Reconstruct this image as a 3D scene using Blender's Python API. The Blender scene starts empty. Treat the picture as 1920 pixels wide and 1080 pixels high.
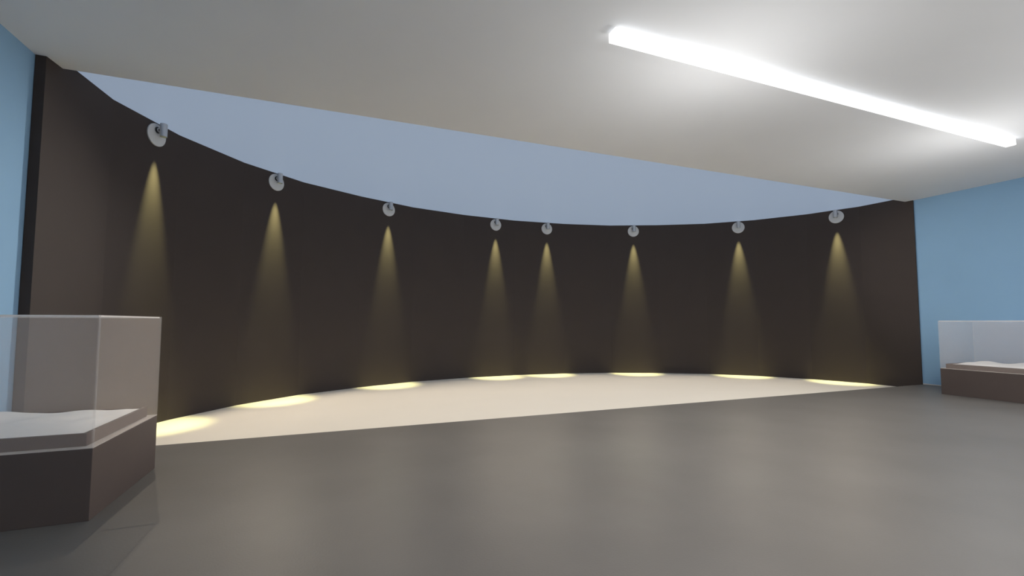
import bpy, bmesh, math, random
from mathutils import Matrix, Vector, noise

C = bpy.context.scene.collection
PI = math.pi

# ------------------------------------------------------------------ light and colour settings
LAMP_GLOW = 1.6          # radiance of the visible lamp diffuser
LAMP_DOWN = 72.0        # watts of the light the linear lamp sheds downward
FILL_POWER = 74.0        # watts of each fixtureless fill light added below the lamps
NICHE_FILL_POWER = 195.0      # watts of the wide fill light added under each wall spotlight
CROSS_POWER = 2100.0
NICHE_FILL_COL = (1.0, 0.86, 0.68)
SPOT_POWER = 1700.0
SPOT_COL = (1.0, 0.96, 0.42)
SKY_COL = (0.96, 0.98, 1.0)
SKY_STRENGTH = 5.0

# ------------------------------------------------------------------ materials
def mat(name, col, rough=0.7, spec=0.3, var=0.04, scale=6.0, bump=0.0, bscale=120.0, metal=0.0):
    """Principled surface whose colour wavers a little with object-space noise."""
    m = bpy.data.materials.new(name); m.use_nodes = True
    nt = m.node_tree; b = nt.nodes['Principled BSDF']
    b.inputs['Roughness'].default_value = rough
    b.inputs['Specular IOR Level'].default_value = spec
    b.inputs['Metallic'].default_value = metal
    tc = nt.nodes.new('ShaderNodeTexCoord')
    n = nt.nodes.new('ShaderNodeTexNoise'); n.inputs['Scale'].default_value = scale
    n.inputs['Detail'].default_value = 5.0
    r = nt.nodes.new('ShaderNodeValToRGB')
    lo = [max(0, c*(1-var)) for c in col]; hi = [min(1, c*(1+var)) for c in col]
    r.color_ramp.elements[0].position = 0.3; r.color_ramp.elements[0].color = (*lo, 1)
    r.color_ramp.elements[1].position = 0.7; r.color_ramp.elements[1].color = (*hi, 1)
    nt.links.new(tc.outputs['Object'], n.inputs['Vector'])
    nt.links.new(n.outputs['Fac'], r.inputs['Fac'])
    nt.links.new(r.outputs['Color'], b.inputs['Base Color'])
    if bump:
        n2 = nt.nodes.new('ShaderNodeTexNoise'); n2.inputs['Scale'].default_value = bscale
        n2.inputs['Detail'].default_value = 3.0
        bp = nt.nodes.new('ShaderNodeBump'); bp.inputs['Strength'].default_value = bump
        bp.inputs['Distance'].default_value = 0.01
        nt.links.new(tc.outputs['Object'], n2.inputs['Vector'])
        nt.links.new(n2.outputs['Fac'], bp.inputs['Height'])
        nt.links.new(bp.outputs['Normal'], b.inputs['Normal'])
    return m

def glow(name, col, s, base=1.0):
    m = bpy.data.materials.new(name); m.use_nodes = True
    b = m.node_tree.nodes['Principled BSDF']
    b.inputs['Base Color'].default_value = (*[c*base for c in col], 1)
    b.inputs['Emission Color'].default_value = (*col, 1)
    b.inputs['Emission Strength'].default_value = s
    return m

def pane_mat(name, veil, fac, rough=0.25):
    """Clear pane with a faint pale veil on each face."""
    m = bpy.data.materials.new(name); m.use_nodes = True
    nt = m.node_tree; nt.nodes.clear()
    o = nt.nodes.new('ShaderNodeOutputMaterial'); mx = nt.nodes.new('ShaderNodeMixShader')
    t = nt.nodes.new('ShaderNodeBsdfTransparent')
    p = nt.nodes.new('ShaderNodeBsdfPrincipled')
    p.inputs['Base Color'].default_value = (*veil, 1); p.inputs['Roughness'].default_value = rough
    n = nt.nodes.new('ShaderNodeTexNoise'); n.inputs['Scale'].default_value = 2.0
    tc = nt.nodes.new('ShaderNodeTexCoord')
    mr = nt.nodes.new('ShaderNodeMapRange')
    mr.inputs['To Min'].default_value = fac*0.95; mr.inputs['To Max'].default_value = fac*1.05
    nt.links.new(tc.outputs['Object'], n.inputs['Vector'])
    nt.links.new(n.outputs['Fac'], mr.inputs['Value'])
    nt.links.new(mr.outputs['Result'], mx.inputs['Fac'])
    nt.links.new(t.outputs[0], mx.inputs[1]); nt.links.new(p.outputs[0], mx.inputs[2])
    nt.links.new(mx.outputs[0], o.inputs['Surface'])
    return m

M = dict(
    floor=mat('grey_concrete', (0.138, 0.130, 0.123), 0.45, 0.30, 0.08, 0.9, 0.10, 60),
    niche_floor=mat('cream_floor', (0.80, 0.75, 0.67), 0.7, 0.2, 0.01, 1.0),
    ceiling=mat('matt_white_ceiling', (0.77, 0.785, 0.81), 0.9, 0.1, 0.01, 1.0),
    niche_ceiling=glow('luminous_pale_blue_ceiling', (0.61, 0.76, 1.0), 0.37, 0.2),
    niche_wall=mat('dark_brown_wall', (0.051, 0.040, 0.0365), 0.75, 0.25, 0.03, 1.5),
    blue=mat('light_blue_paint', (0.245, 0.41, 0.60), 0.85, 0.15, 0.02, 1.0),
    back=mat('white_paint', (0.7, 0.7, 0.68), 0.85, 0.15, 0.01, 1.0),
    base=mat('pale_foot_strip', (0.55, 0.53, 0.50), 0.6, 0.3, 0.02, 3.0),
    plinth=mat('dark_umber_board', (0.102, 0.078, 0.070), 0.6, 0.3, 0.03, 3.0),
    tray=mat('umber_tray', (0.105, 0.075, 0.066), 0.6, 0.3, 0.03, 3.0),
    ledge=mat('pale_ledge', (0.58, 0.53, 0.49), 0.6, 0.3, 0.02, 3.0),
    relief=mat('white_plaster', (0.90, 0.88, 0.85), 0.85, 0.15, 0.02, 3.0, 0.15, 40),
    plate=mat('light_grey_metal', (0.60, 0.60, 0.60), 0.45, 0.4, 0.02, 8.0),
    head=mat('brushed_grey_metal', (0.50, 0.51, 0.53), 0.35, 0.5, 0.03, 8.0, metal=0.5),
    joint=mat('black_joint', (0.02, 0.02, 0.023), 0.4, 0.5, 0.03, 8.0),
    ring=mat('pale_ring', (0.60, 0.60, 0.62), 0.4, 0.4, 0.03, 8.0),
    frame=mat('grey_added_window_frame', (0.25, 0.25, 0.26), 0.5, 0.4, 0.02, 4.0),
    lamp=glow('lamp_diffuser', (1.0, 1.0, 1.0), LAMP_GLOW),
    bulb=glow('warm_bulb', SPOT_COL, 12.0),
    glass=pane_mat('case_glass', (0.95, 0.82, 0.74), 0.10),
    edge=pane_mat('case_glass_edge', (0.95, 0.93, 0.91), 0.15),
    lid_edge=pane_mat('lid_polished_edge', (0.97, 0.95, 0.93), 0.9),
    window=pane_mat('added_window_glass', (0.9, 0.95, 1.0), 0.03, 0.1),
)

# ------------------------------------------------------------------ mesh helpers
def box(bm, x0, x1, y0, y1, z0, z1, mi=0):
    vs = [bm.verts.new((x, y, z)) for z in (z0, z1) for y in (y0, y1) for x in (x0, x1)]
    for f in ((0, 2, 3, 1), (4, 5, 7, 6), (0, 1, 5, 4), (2, 6, 7, 3), (0, 4, 6, 2), (1, 3, 7, 5)):
        bm.faces.new([vs[i] for i in f]).material_index = mi

def prism(bm, pts, z0, z1):
    lo = [bm.verts.new((x, y, z0)) for x, y in pts]; hi = [bm.verts.new((x, y, z1)) for x, y in pts]
    bm.faces.new(lo[::-1]); bm.faces.new(hi); n = len(pts)
    for i in range(n):
        bm.faces.new((lo[i], lo[(i+1) % n], hi[(i+1) % n], hi[i]))

def lathe(bm, prof, seg=40, mtx=None, close=True):
    """Surface of revolution about local Z; prof = [(r, z), ...]."""
    rings = []
    for r, z in prof:
        if r < 1e-6: rings.append([bm.verts.new((0, 0, z))])
        else: rings.append([bm.verts.new((r*math.cos(2*PI*k/seg), r*math.sin(2*PI*k/seg), z)) for k in range(seg)])
    for a, b in zip(rings, rings[1:]):
        for k in range(seg):
            k2 = (k+1) % seg
            if len(a) == 1 and len(b) > 1: bm.faces.new((a[0], b[k2], b[k]))
            elif len(b) == 1 and len(a) > 1: bm.faces.new((a[k], a[k2], b[0]))
            elif len(a) > 1: bm.faces.new((a[k], a[k2], b[k2], b[k]))
    if mtx is not None:
        done = set(v for r_ in rings for v in r_)
        bmesh.ops.transform(bm, matrix=mtx, verts=list(done))

def obj(name, bm, m, parent=None, bevel=0.0, smooth=False):
    bmesh.ops.recalc_face_normals(bm, faces=bm.faces)
    me = bpy.data.meshes.new(name); bm.to_mesh(me); bm.free()
    for x in (m if isinstance(m, (list, tuple)) else [m]): me.materials.append(x)
    o = bpy.data.objects.new(name, me); C.objects.link(o)
    if parent: o.parent = parent
    if smooth:
        for p in me.polygons: p.use_smooth = True
        e = o.modifiers.new('edges', 'EDGE_SPLIT'); e.split_angle = math.radians(35)
    if bevel:
        b = o.modifiers.new('bevel', 'BEVEL'); b.width = bevel; b.segments = 2; b.limit_method = 'ANGLE'
    return o

def one_box(name, b, m, parent=None, bevel=0.0):
    bm = bmesh.new(); box(bm, *b); return obj(name, bm, m, parent, bevel)

def struct(o, label):
    o['kind'] = 'structure'; o['label'] = label; o['category'] = o['category'] if 'category' in o else label.split()[-1]
    return o

def thing(name, label, cat, loc=(0, 0, 0), group=None):
    o = bpy.data.objects.new(name, None); C.objects.link(o)
    o.empty_display_size = 0.2; o.location = loc
    o['label'] = label; o['category'] = cat
    if group: o['group'] = group
    return o

def dup(root, label):
    """Copy of a thing with copies of its parts and sub-parts."""
    r = root.copy(); C.objects.link(r); r['label'] = label
    for ch in list(root.children):
        c = ch.copy(); C.objects.link(c); c.parent = r
        for g in list(ch.children):
            d = g.copy(); C.objects.link(d); d.parent = c
    return r

# ------------------------------------------------------------------ room measures (metres)
ZC, ZN, ZF = 4.887, 5.0, -0.13         # room ceiling, niche ceiling, niche floor
XL, XR = -3.55, 14.36                  # side walls
YF, YC = 7.205, 7.41                   # edge of the grey floor, edge of the room ceiling
YB = -6.0                              # wall behind the viewer
XM = 5.45                              # axis of the niche
half = [(-8.89, 7.13), (-8.73, 8.48), (-8.21, 9.70), (-7.38, 10.89), (-6.285, 11.92),
        (-4.91, 12.711), (-3.41, 13.37), (-1.78, 13.73), (0.0, 13.88)]
ARC = [(XM+x, y) for x, y in half] + [(XM-x, y) for x, y in half[-2::-1]]
ARC[-1] = (14.33, 7.24)

def offset(pts, d):
    out = []
    for i, p in enumerate(pts):
        a = Vector(pts[max(i-1, 0)]); b = Vector(pts[min(i+1, len(pts)-1)])
        t = (b-a).normalized(); n = Vector((-t.y, t.x)); out.append((p[0]+n.x*d, p[1]+n.y*d))
    return out

# curved wall: inner faces seen from the room, 0.3 m thick, standing a little in front of the ceiling edge
OUT = offset(ARC, 0.30)
OUT[0] = (XL+0.005, ARC[0][1]); OUT[-1] = (XR-0.005, ARC[-1][1])
OUT[1] = (min(OUT[1][0], -3.58), OUT[1][1]); OUT[-2] = (max(OUT[-2][0], 14.40), OUT[-2][1])
bm = bmesh.new()
def strip(bm, ring_in, ring_out, z0, z1):
    n = len(ring_in)
    il = [bm.verts.new((*p, z0)) for p in ring_in]; ih = [bm.verts.new((*p, z1)) for p in ring_in]
    ol = [bm.verts.new((*p, z0)) for p in ring_out]; oh = [bm.verts.new((*p, z1)) for p in ring_out]
    for i in range(n-1):
        bm.faces.new((il[i], il[i+1], ih[i+1], ih[i])); bm.faces.new((ol[i+1], ol[i], oh[i], oh[i+1]))
        bm.faces.new((ih[i], ih[i+1], oh[i+1], oh[i])); bm.faces.new((il[i+1], il[i], ol[i], ol[i+1]))
    bm.faces.new((il[0], ih[0], oh[0], ol[0])); bm.faces.new((il[-1], ol[-1], oh[-1], ih[-1]))
strip(bm, ARC, OUT, ZF, ZN)
struct(obj('wall_niche', bm, M['niche_wall']), 'dark brown faceted curved wall of the niche')

# floors
bm = bmesh.new(); prism(bm, [(XL, YB), (XR, YB), (XR, YF), (XL, YF)], -0.30, 0.0)
struct(obj('floor', bm, M['floor']), 'grey concrete floor of the room')
bm = bmesh.new(); prism(bm, [(XL, YF), (XR, YF)] + [(XR, 8.2)] + [(p[0], p[1]) for p in OUT[::-1][1:-1]] + [(XL, 8.2)], -0.30, ZF)
struct(obj('floor_niche', bm, M['niche_floor']), 'cream white half-moon floor in front of the curved wall')
# ceilings
bm = bmesh.new(); prism(bm, [(XL-0.1, YB), (XR+0.1, YB), (XR+0.1, YC), (XL-0.1, YC)], ZC, 5.15)
struct(obj('ceiling', bm, M['ceiling']), 'matt white ceiling of the room')
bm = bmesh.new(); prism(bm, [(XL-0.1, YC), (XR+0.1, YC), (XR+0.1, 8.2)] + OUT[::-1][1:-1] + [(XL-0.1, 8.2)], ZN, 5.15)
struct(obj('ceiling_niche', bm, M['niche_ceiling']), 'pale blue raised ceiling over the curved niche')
# side walls; the right one has an unseen window, added to let in daylight
struct(one_box('wall_left', (XL-0.2, XL, YB, 8.3, -0.3, ZC), M['blue']), 'light blue painted wall on the left')
WY0, WY1, WZ0, WZ1 = -4.5, 3.2, 1.1, 4.55
bm = bmesh.new()
box(bm, XR, XR+0.2, WY1, 8.3, -0.3, ZC); box(bm, XR, XR+0.2, YB, WY0, -0.3, ZC)
box(bm, XR, XR+0.2, WY0, WY1, -0.3, WZ0); box(bm, XR, XR+0.2, WY0, WY1, WZ1, ZC)
struct(obj('wall_right', bm, M['blue']), 'light blue painted wall on the right')
struct(one_box('wall_back', (XL-0.2, XR+0.2, YB-0.2, YB, -0.3, 5.15), M['back']), 'white wall behind the viewer')
bm = bmesh.new(); box(bm, XR-0.012, XR, WY1, ARC[-1][1]-0.005, 0.0, 0.022)  # thin pale strip where the right wall meets the floor
struct(obj('foot_strip_right', bm, M['base']), 'thin pale strip at the foot of the right blue wall')
# frame and glass of the added window
w = bpy.data.objects.new('added_window_1', None); C.objects.link(w); w.location = (XR+0.1, (WY0+WY1)/2, WZ0)
struct(w, 'added unseen window in the right wall'); w['category'] = 'window'
hy = (WY1-WY0)/2; hz = WZ1-WZ0
bm = bmesh.new()
for k in range(5):
    y = -hy + k*2*hy/4; box(bm, -0.04, 0.04, max(y-0.03, -hy), min(y+0.03, hy), 0, hz)
for k in range(4):
    y0 = -hy + k*2*hy/4+0.03; y1 = -hy+(k+1)*2*hy/4-0.03
    box(bm, -0.04, 0.04, y0, y1, 0, 0.06); box(bm, -0.04, 0.04, y0, y1, hz-0.06, hz)
obj('added_window_frame', bm, M['frame'], w)
bm = bmesh.new()
for k in range(4):
    box(bm, -0.005, 0.005, -hy+k*2*hy/4+0.03, -hy+(k+1)*2*hy/4-0.03, 0.06, hz-0.06)
obj('glass_pane', bm, M['window'], w)

# ------------------------------------------------------------------ linear ceiling lamp
LX0, LX1, LY0, LY1, LZ0 = 2.815, 11.22, 4.09, 4.227, 4.777
t = thing('ceiling_lamp', 'long white glowing linear lamp fixed to the ceiling', 'lamp', ((LX0+LX1)/2, (LY0+LY1)/2, ZC))
hx = (LX1-LX0)/2; hw = (LY1-LY0)/2
bm = bmesh.new(); box(bm, -hx+0.02, hx-0.02, -hw, hw, LZ0-ZC, 0.0); obj('diffuser', bm, M['lamp'], t, 0.004)
for s in (-1, 1):
    bm = bmesh.new(); box(bm, min(s*hx, s*(hx-0.02)), max(s*hx, s*(hx-0.02)), -hw, hw, LZ0-ZC, 0.0)
    obj('end_cap', bm, M['lamp'], t, 0.004)

def light(name, kind, loc, power, col, **kw):
    l = bpy.data.lights.new(name, kind); l.energy = power; l.color = col
    for k, v in kw.items(): setattr(l, k, v)
    o = bpy.data.objects.new(name, l); C.objects.link(o); o.location = loc
    return o
light('lamp_light', 'AREA', ((LX0+LX1)/2, (LY0+LY1)/2, LZ0-0.004), LAMP_DOWN, (1.0, 0.98, 0.95),
      shape='RECTANGLE', size=2*hx-0.1, size_y=2*hw-0.01)
for x in (4.4, 10.2):  # fill lights added in mid-air below both lamps to brighten the ceiling
    light('ceiling_fill_light', 'POINT', (x, (LY0+LY1)/2, LZ0-1.5), FILL_POWER, (1.0, 0.98, 0.95), shadow_soft_size=0.3)
    light('ceiling_fill_light', 'POINT', (x-1.8, 0.3, LZ0-1.5), FILL_POWER*1.9, (1.0, 0.98, 0.95), shadow_soft_size=0.3)
# extra lamp added over the viewer's head, out of view, as fill
fill_lamp = dup(t, 'added unseen linear fill lamp on the ceiling above the viewer')
fill_lamp.location = (5.2, 0.3, ZC)
light('lamp_light', 'AREA', (5.2, 0.3, LZ0-0.004), LAMP_DOWN*0.8, (1.0, 0.98, 0.95), shape='RECTANGLE', size=2*hx-0.1, size_y=2*hw-0.01)  # downward light of the added lamp

# ------------------------------------------------------------------ wall spotlights
def make_spot():
    """Round wall plate, stub arm with ball joint, short cylinder pointing down. Local +Y points into the room."""
    t = thing('wall_spotlight', '', 'spotlight', group='spotlights along the curved wall')
    rx = Matrix.Rotation(-PI/2, 4, 'X')                   # local Z of a lathe -> +Y
    bm = bmesh.new()
    lathe(bm, [(0, 0), (0.188, 0), (0.19, 0.003), (0.19, 0.020), (0.186, 0.024), (0, 0.024)], 48, rx)
    obj('mounting_plate', bm, M['plate'], t, smooth=True)
    bm = bmesh.new()
    lathe(bm, [(0, 0.0245), (0.054, 0.0245), (0.054, 0.034), (0.024, 0.036), (0.024, 0.079), (0, 0.079)], 32,
          Matrix.Translation((0, 0, 0.085)) @ rx)
    arm = obj('arm', bm, M['joint'], t, smooth=True)
    bm = bmesh.new()
    lathe(bm, [(0.0245, 0.046), (0.036, 0.046), (0.038, 0.050), (0.038, 0.060), (0.034, 0.062), (0.0245, 0.062)], 32, Matrix.Translation((0, 0, 0.085)) @ rx)
    obj('collar', bm, M['ring'], arm, smooth=True)
    bm = bmesh.new(); R0, R1, y, zt, zb = 0.055, 0.050, 0.132, 0.190, -0.035
    lathe(bm, [(0, zt), (R0-0.004, zt), (R0, zt-0.004), (R0, zb+0.002), (R0-0.002, zb), (R1, zb), (R1, zb+0.222), (0, zb+0.222)], 40,
          Matrix.Translation((0, y, 0)))
    head = obj('lamp_head', bm, M['head'], t, smooth=True)
    bm = bmesh.new()
    lathe(bm, [(0, zb+0.208), (0.020, zb+0.209), (0.030, zb+0.213), (0.030, zb+0.2215), (0, zb+0.2215)], 24, Matrix.Translation((0, y, 0)))
    obj('bulb', bm, M['bulb'], head, smooth=True)
    return t

def facet(x_ratio):
    """Point and inward normal where the ray in plan direction x/y meets the curved wall."""
    for a, b in zip(ARC, ARC[1:]):
        a, b = Vector(a), Vector(b); d = Vector((x_ratio, 1.0))
        den = d.x*(a.y-b.y) - d.y*(a.x-b.x)
        if abs(den) < 1e-9: continue
        t_ = (a.x*(a.y-b.y) - a.y*(a.x-b.x))/den
        s = (d.x*a.y - d.y*a.x)/den
        P = d*t_
        e = (b-a); s = (P-a).dot(e)/e.dot(e)
        if -1e-6 <= s <= 1+1e-6 and t_ > 0:
            n = Vector((e.y, -e.x)).normalized()
            return P, n

SPOTS = [(-2.964, 9.220), (-1.378, 11.410), (1.285, 13.040), (4.768, 13.822), (6.60, 13.783), (9.598, 13.046), (12.479, 11.220), (13.962, 8.992)]
WHERE = ['grey round-plated spotlight at the far left of the curved wall, nearest the left blue wall',
         'grey round-plated spotlight, second from the left on the curved wall',
         'grey round-plated spotlight, third from the left on the curved wall',
         'grey round-plated spotlight, left one of the close pair at the middle of the wall',
         'grey round-plated spotlight, right one of the close pair at the middle of the wall',
         'grey round-plated spotlight just right of the close pair, third from the right',
         'grey round-plated spotlight, second from the right on the curved wall',
         'grey round-plated spotlight at the far right of the curved wall, nearest the right blue wall']
first = None
for (x, y), lab in zip(SPOTS, WHERE):
    P, n = facet(x/y)
    if first is None: first = t = make_spot(); t['label'] = lab
    else: t = dup(first, lab)
    t.location = (P.x, P.y, 4.785)
    t.rotation_euler = (0, 0, math.atan2(-n.x, n.y))
    s = light('spot_beam', 'SPOT', (P.x+n.x*0.126, P.y+n.y*0.126, 4.785+0.165), SPOT_POWER, SPOT_COL,
              shadow_soft_size=0.006, spot_size=math.radians(23.5), spot_blend=0.9)

    d = Vector((n.x*math.sin(math.radians(38)), n.y*math.sin(math.radians(38)), -math.cos(math.radians(38))))
    s = light('niche_fill_light', 'SPOT', (P.x+n.x*0.132, P.y+n.y*0.132, 4.785-0.045), NICHE_FILL_POWER*(1.9 if x < 0 else 1.0), NICHE_FILL_COL,
              shadow_soft_size=0.01, spot_size=math.radians(84), spot_blend=0.45)  # added fill, tilted inward to brighten the niche floor
    s.rotation_euler = d.to_track_quat('-Z', 'Y').to_euler()

# fixtureless lights added mid-niche to brighten its two ends and the cases
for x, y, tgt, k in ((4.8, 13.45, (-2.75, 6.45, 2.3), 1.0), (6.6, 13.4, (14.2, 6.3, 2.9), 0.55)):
    s = light('cross_fill_light', 'SPOT', (x, y, 4.66), CROSS_POWER*k, (1.0, 0.94, 0.86), shadow_soft_size=0.12,
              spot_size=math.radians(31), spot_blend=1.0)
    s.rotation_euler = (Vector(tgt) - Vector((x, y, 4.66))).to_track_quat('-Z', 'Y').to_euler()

# ------------------------------------------------------------------ display cases
def pane(name, b, t, edge='edge'):
    """A pane box with pale polished edges: broad faces clear, narrow faces bright."""
    bm = bmesh.new(); box(bm, *b)
    d = [b[1]-b[0], b[3]-b[2], b[5]-b[4]]; ax = d.index(min(d))
    bm.normal_update()
    for f in bm.faces:
        f.material_index = 0 if abs(f.normal[ax]) > 0.5 else 1
    return obj(name, bm, [M['glass'], M[edge]], t)

def relief(name, x0, x1, y0, y1, z, seed, label, group):
    bm = bmesh.new(); nx, ny = 60, 60; g = []
    cx, cy = (x0+x1)/2, (y0+y1)/2
    for j in range(ny+1):
        row = []
        for i in range(nx+1):
            u, v = i/nx, j/ny; x, y = x0+(x1-x0)*u-cx, y0+(y1-y0)*v-cy
            edge = min(u, 1-u, v, 1-v)*2; e = min(1, edge*3.0); e = e*e*(3-2*e)
            h = 0.042 + 0.050*noise.noise((x*2.3+seed, y*2.3, 0.3)) + 0.012*noise.noise((x*5+seed, y*5, 1.7))
            row.append(bm.verts.new((x, y, 0.10 - 0.012 + e*h)))
        g.append(row)
    for j in range(ny):
        for i in range(nx): bm.faces.new((g[j][i], g[j][i+1], g[j+1][i+1], g[j+1][i]))
    lo = {}
    def low(v):
        if v not in lo: lo[v] = bm.verts.new((v.co.x, v.co.y, 0.0))
        return lo[v]
    loop = [g[0][i] for i in range(nx+1)] + [g[j][nx] for j in range(1, ny+1)] + [g[ny][i] for i in range(nx-1, -1, -1)] + [g[j][0] for j in range(ny-1, 0, -1)]
    for a, b in zip(loop, loop[1:]+loop[:1]): bm.faces.new((b, a, low(a), low(b)))
    bm.faces.new([low(v) for v in loop])
    o = obj(name, bm, M['relief'], smooth=True); o.location = (cx, cy, z-0.10)
    o['label'] = label; o['category'] = 'relief'; o['group'] = group
    return o

ZP, ZT, ZG = 0.58, 0.683, 1.655        # plinth top, tray rim, top of the glass
def display_case(x0, x1, y0, y1, label, rlabel, seed):
    cx, cy = (x0+x1)/2, (y0+y1)/2
    t = thing('display_case', label, 'display case', (cx, cy, 0), 'glass display cases')
    a, b = (x1-x0)/2, (y1-y0)/2
    one_box('plinth', (-a, a, -b, b, 0.0, ZP-0.006), M['plinth'], t, 0.003)
    one_box('ledge', (-a+0.001, a-0.001, -b+0.001, b-0.001, ZP-0.006, ZP), M['ledge'], t)
    # tray: four walls and a bottom
    i = 0.072; w_ = 0.030
    bm = bmesh.new()
    box(bm, -a+i, a-i, -b+i, -b+i+w_, ZP, ZT); box(bm, -a+i, a-i, b-i-w_, b-i, ZP, ZT)
    box(bm, -a+i, -a+i+w_, -b+i+w_, b-i-w_, ZP, ZT); box(bm, a-i-w_, a-i, -b+i+w_, b-i-w_, ZP, ZT)
    tr = obj('tray', bm, M['tray'], t)
    g = 0.016
    pane('glass_pane', (-a, a, -b, -b+g, ZP, ZG), t); pane('glass_pane', (-a, a, b-g, b, ZP, ZG), t)
    pane('glass_pane', (-a, -a+g, -b+g, b-g, ZP, ZG), t); pane('glass_pane', (a-g, a, -b+g, b-g, ZP, ZG), t)
    pane('glass_lid', (-a+g, a-g, -b+g, b-g, ZG-0.016, ZG-0.002), t, 'lid_edge')
    relief('white_relief', x0+i+w_, x1-i-w_, y0+i+w_, y1-i-w_, ZT, seed, rlabel, 'white reliefs in the display cases')
    return t

display_case(-3.36, -1.825, 4.70, 6.105, 'large glass display case on a dark brown plinth at the left edge',
             'white gently rolling relief in the tray of the left display case', 3.1)
display_case(12.80, 14.19, 4.45, 6.114, 'glass display case on a dark plinth by the right blue wall',
             'white gently rolling relief in the tray of the right display case', 8.4)

# ------------------------------------------------------------------ world, camera, view
wd = bpy.data.worlds.new('World'); bpy.context.scene.world = wd; wd.use_nodes = True
bg = wd.node_tree.nodes['Background']
wt = wd.node_tree
tc = wt.nodes.new('ShaderNodeTexCoord'); sx = wt.nodes.new('ShaderNodeSeparateXYZ'); cr = wt.nodes.new('ShaderNodeValToRGB')
wt.links.new(tc.outputs['Generated'], sx.inputs[0]); wt.links.new(sx.outputs['Z'], cr.inputs['Fac']); wt.links.new(cr.outputs['Color'], bg.inputs['Color'])
cr.color_ramp.elements[0].position = 0.0; cr.color_ramp.elements[0].color = (0.12, 0.115, 0.105, 1)   # ground outside
cr.color_ramp.elements[1].position = 0.02; cr.color_ramp.elements[1].color = (*SKY_COL, 1)            # bright overcast sky
bg.inputs['Strength'].default_value = SKY_STRENGTH

R_ = Vector((0.932580, -0.360959, 0.001647)); U_ = Vector((-0.023112, -0.055159, 0.998210)); W_ = Vector((0.360223, 0.930949, 0.059782))
cam = bpy.data.cameras.new('camera'); co = bpy.data.objects.new('camera', cam); C.objects.link(co)
m = Matrix((( R_.x, U_.x, -W_.x, 0), (R_.y, U_.y, -W_.y, 0), (R_.z, U_.z, -W_.z, 1.6), (0, 0, 0, 1)))
co.matrix_world = m
cam.sensor_fit = 'HORIZONTAL'; cam.sensor_width = 36.0; cam.lens = 15.8474; cam.shift_y = 0.00715
cam.clip_start = 0.05; cam.clip_end = 200
sc = bpy.context.scene; sc.camera = co
sc.view_settings.view_transform = 'Standard'; sc.view_settings.look = 'None'
sc.view_settings.exposure = 0.0; sc.view_settings.gamma = 1.0; sc.view_settings.use_curve_mapping = False
sc.cycles.max_bounces = 12; sc.cycles.diffuse_bounces = 6; sc.cycles.transparent_max_bounces = 24
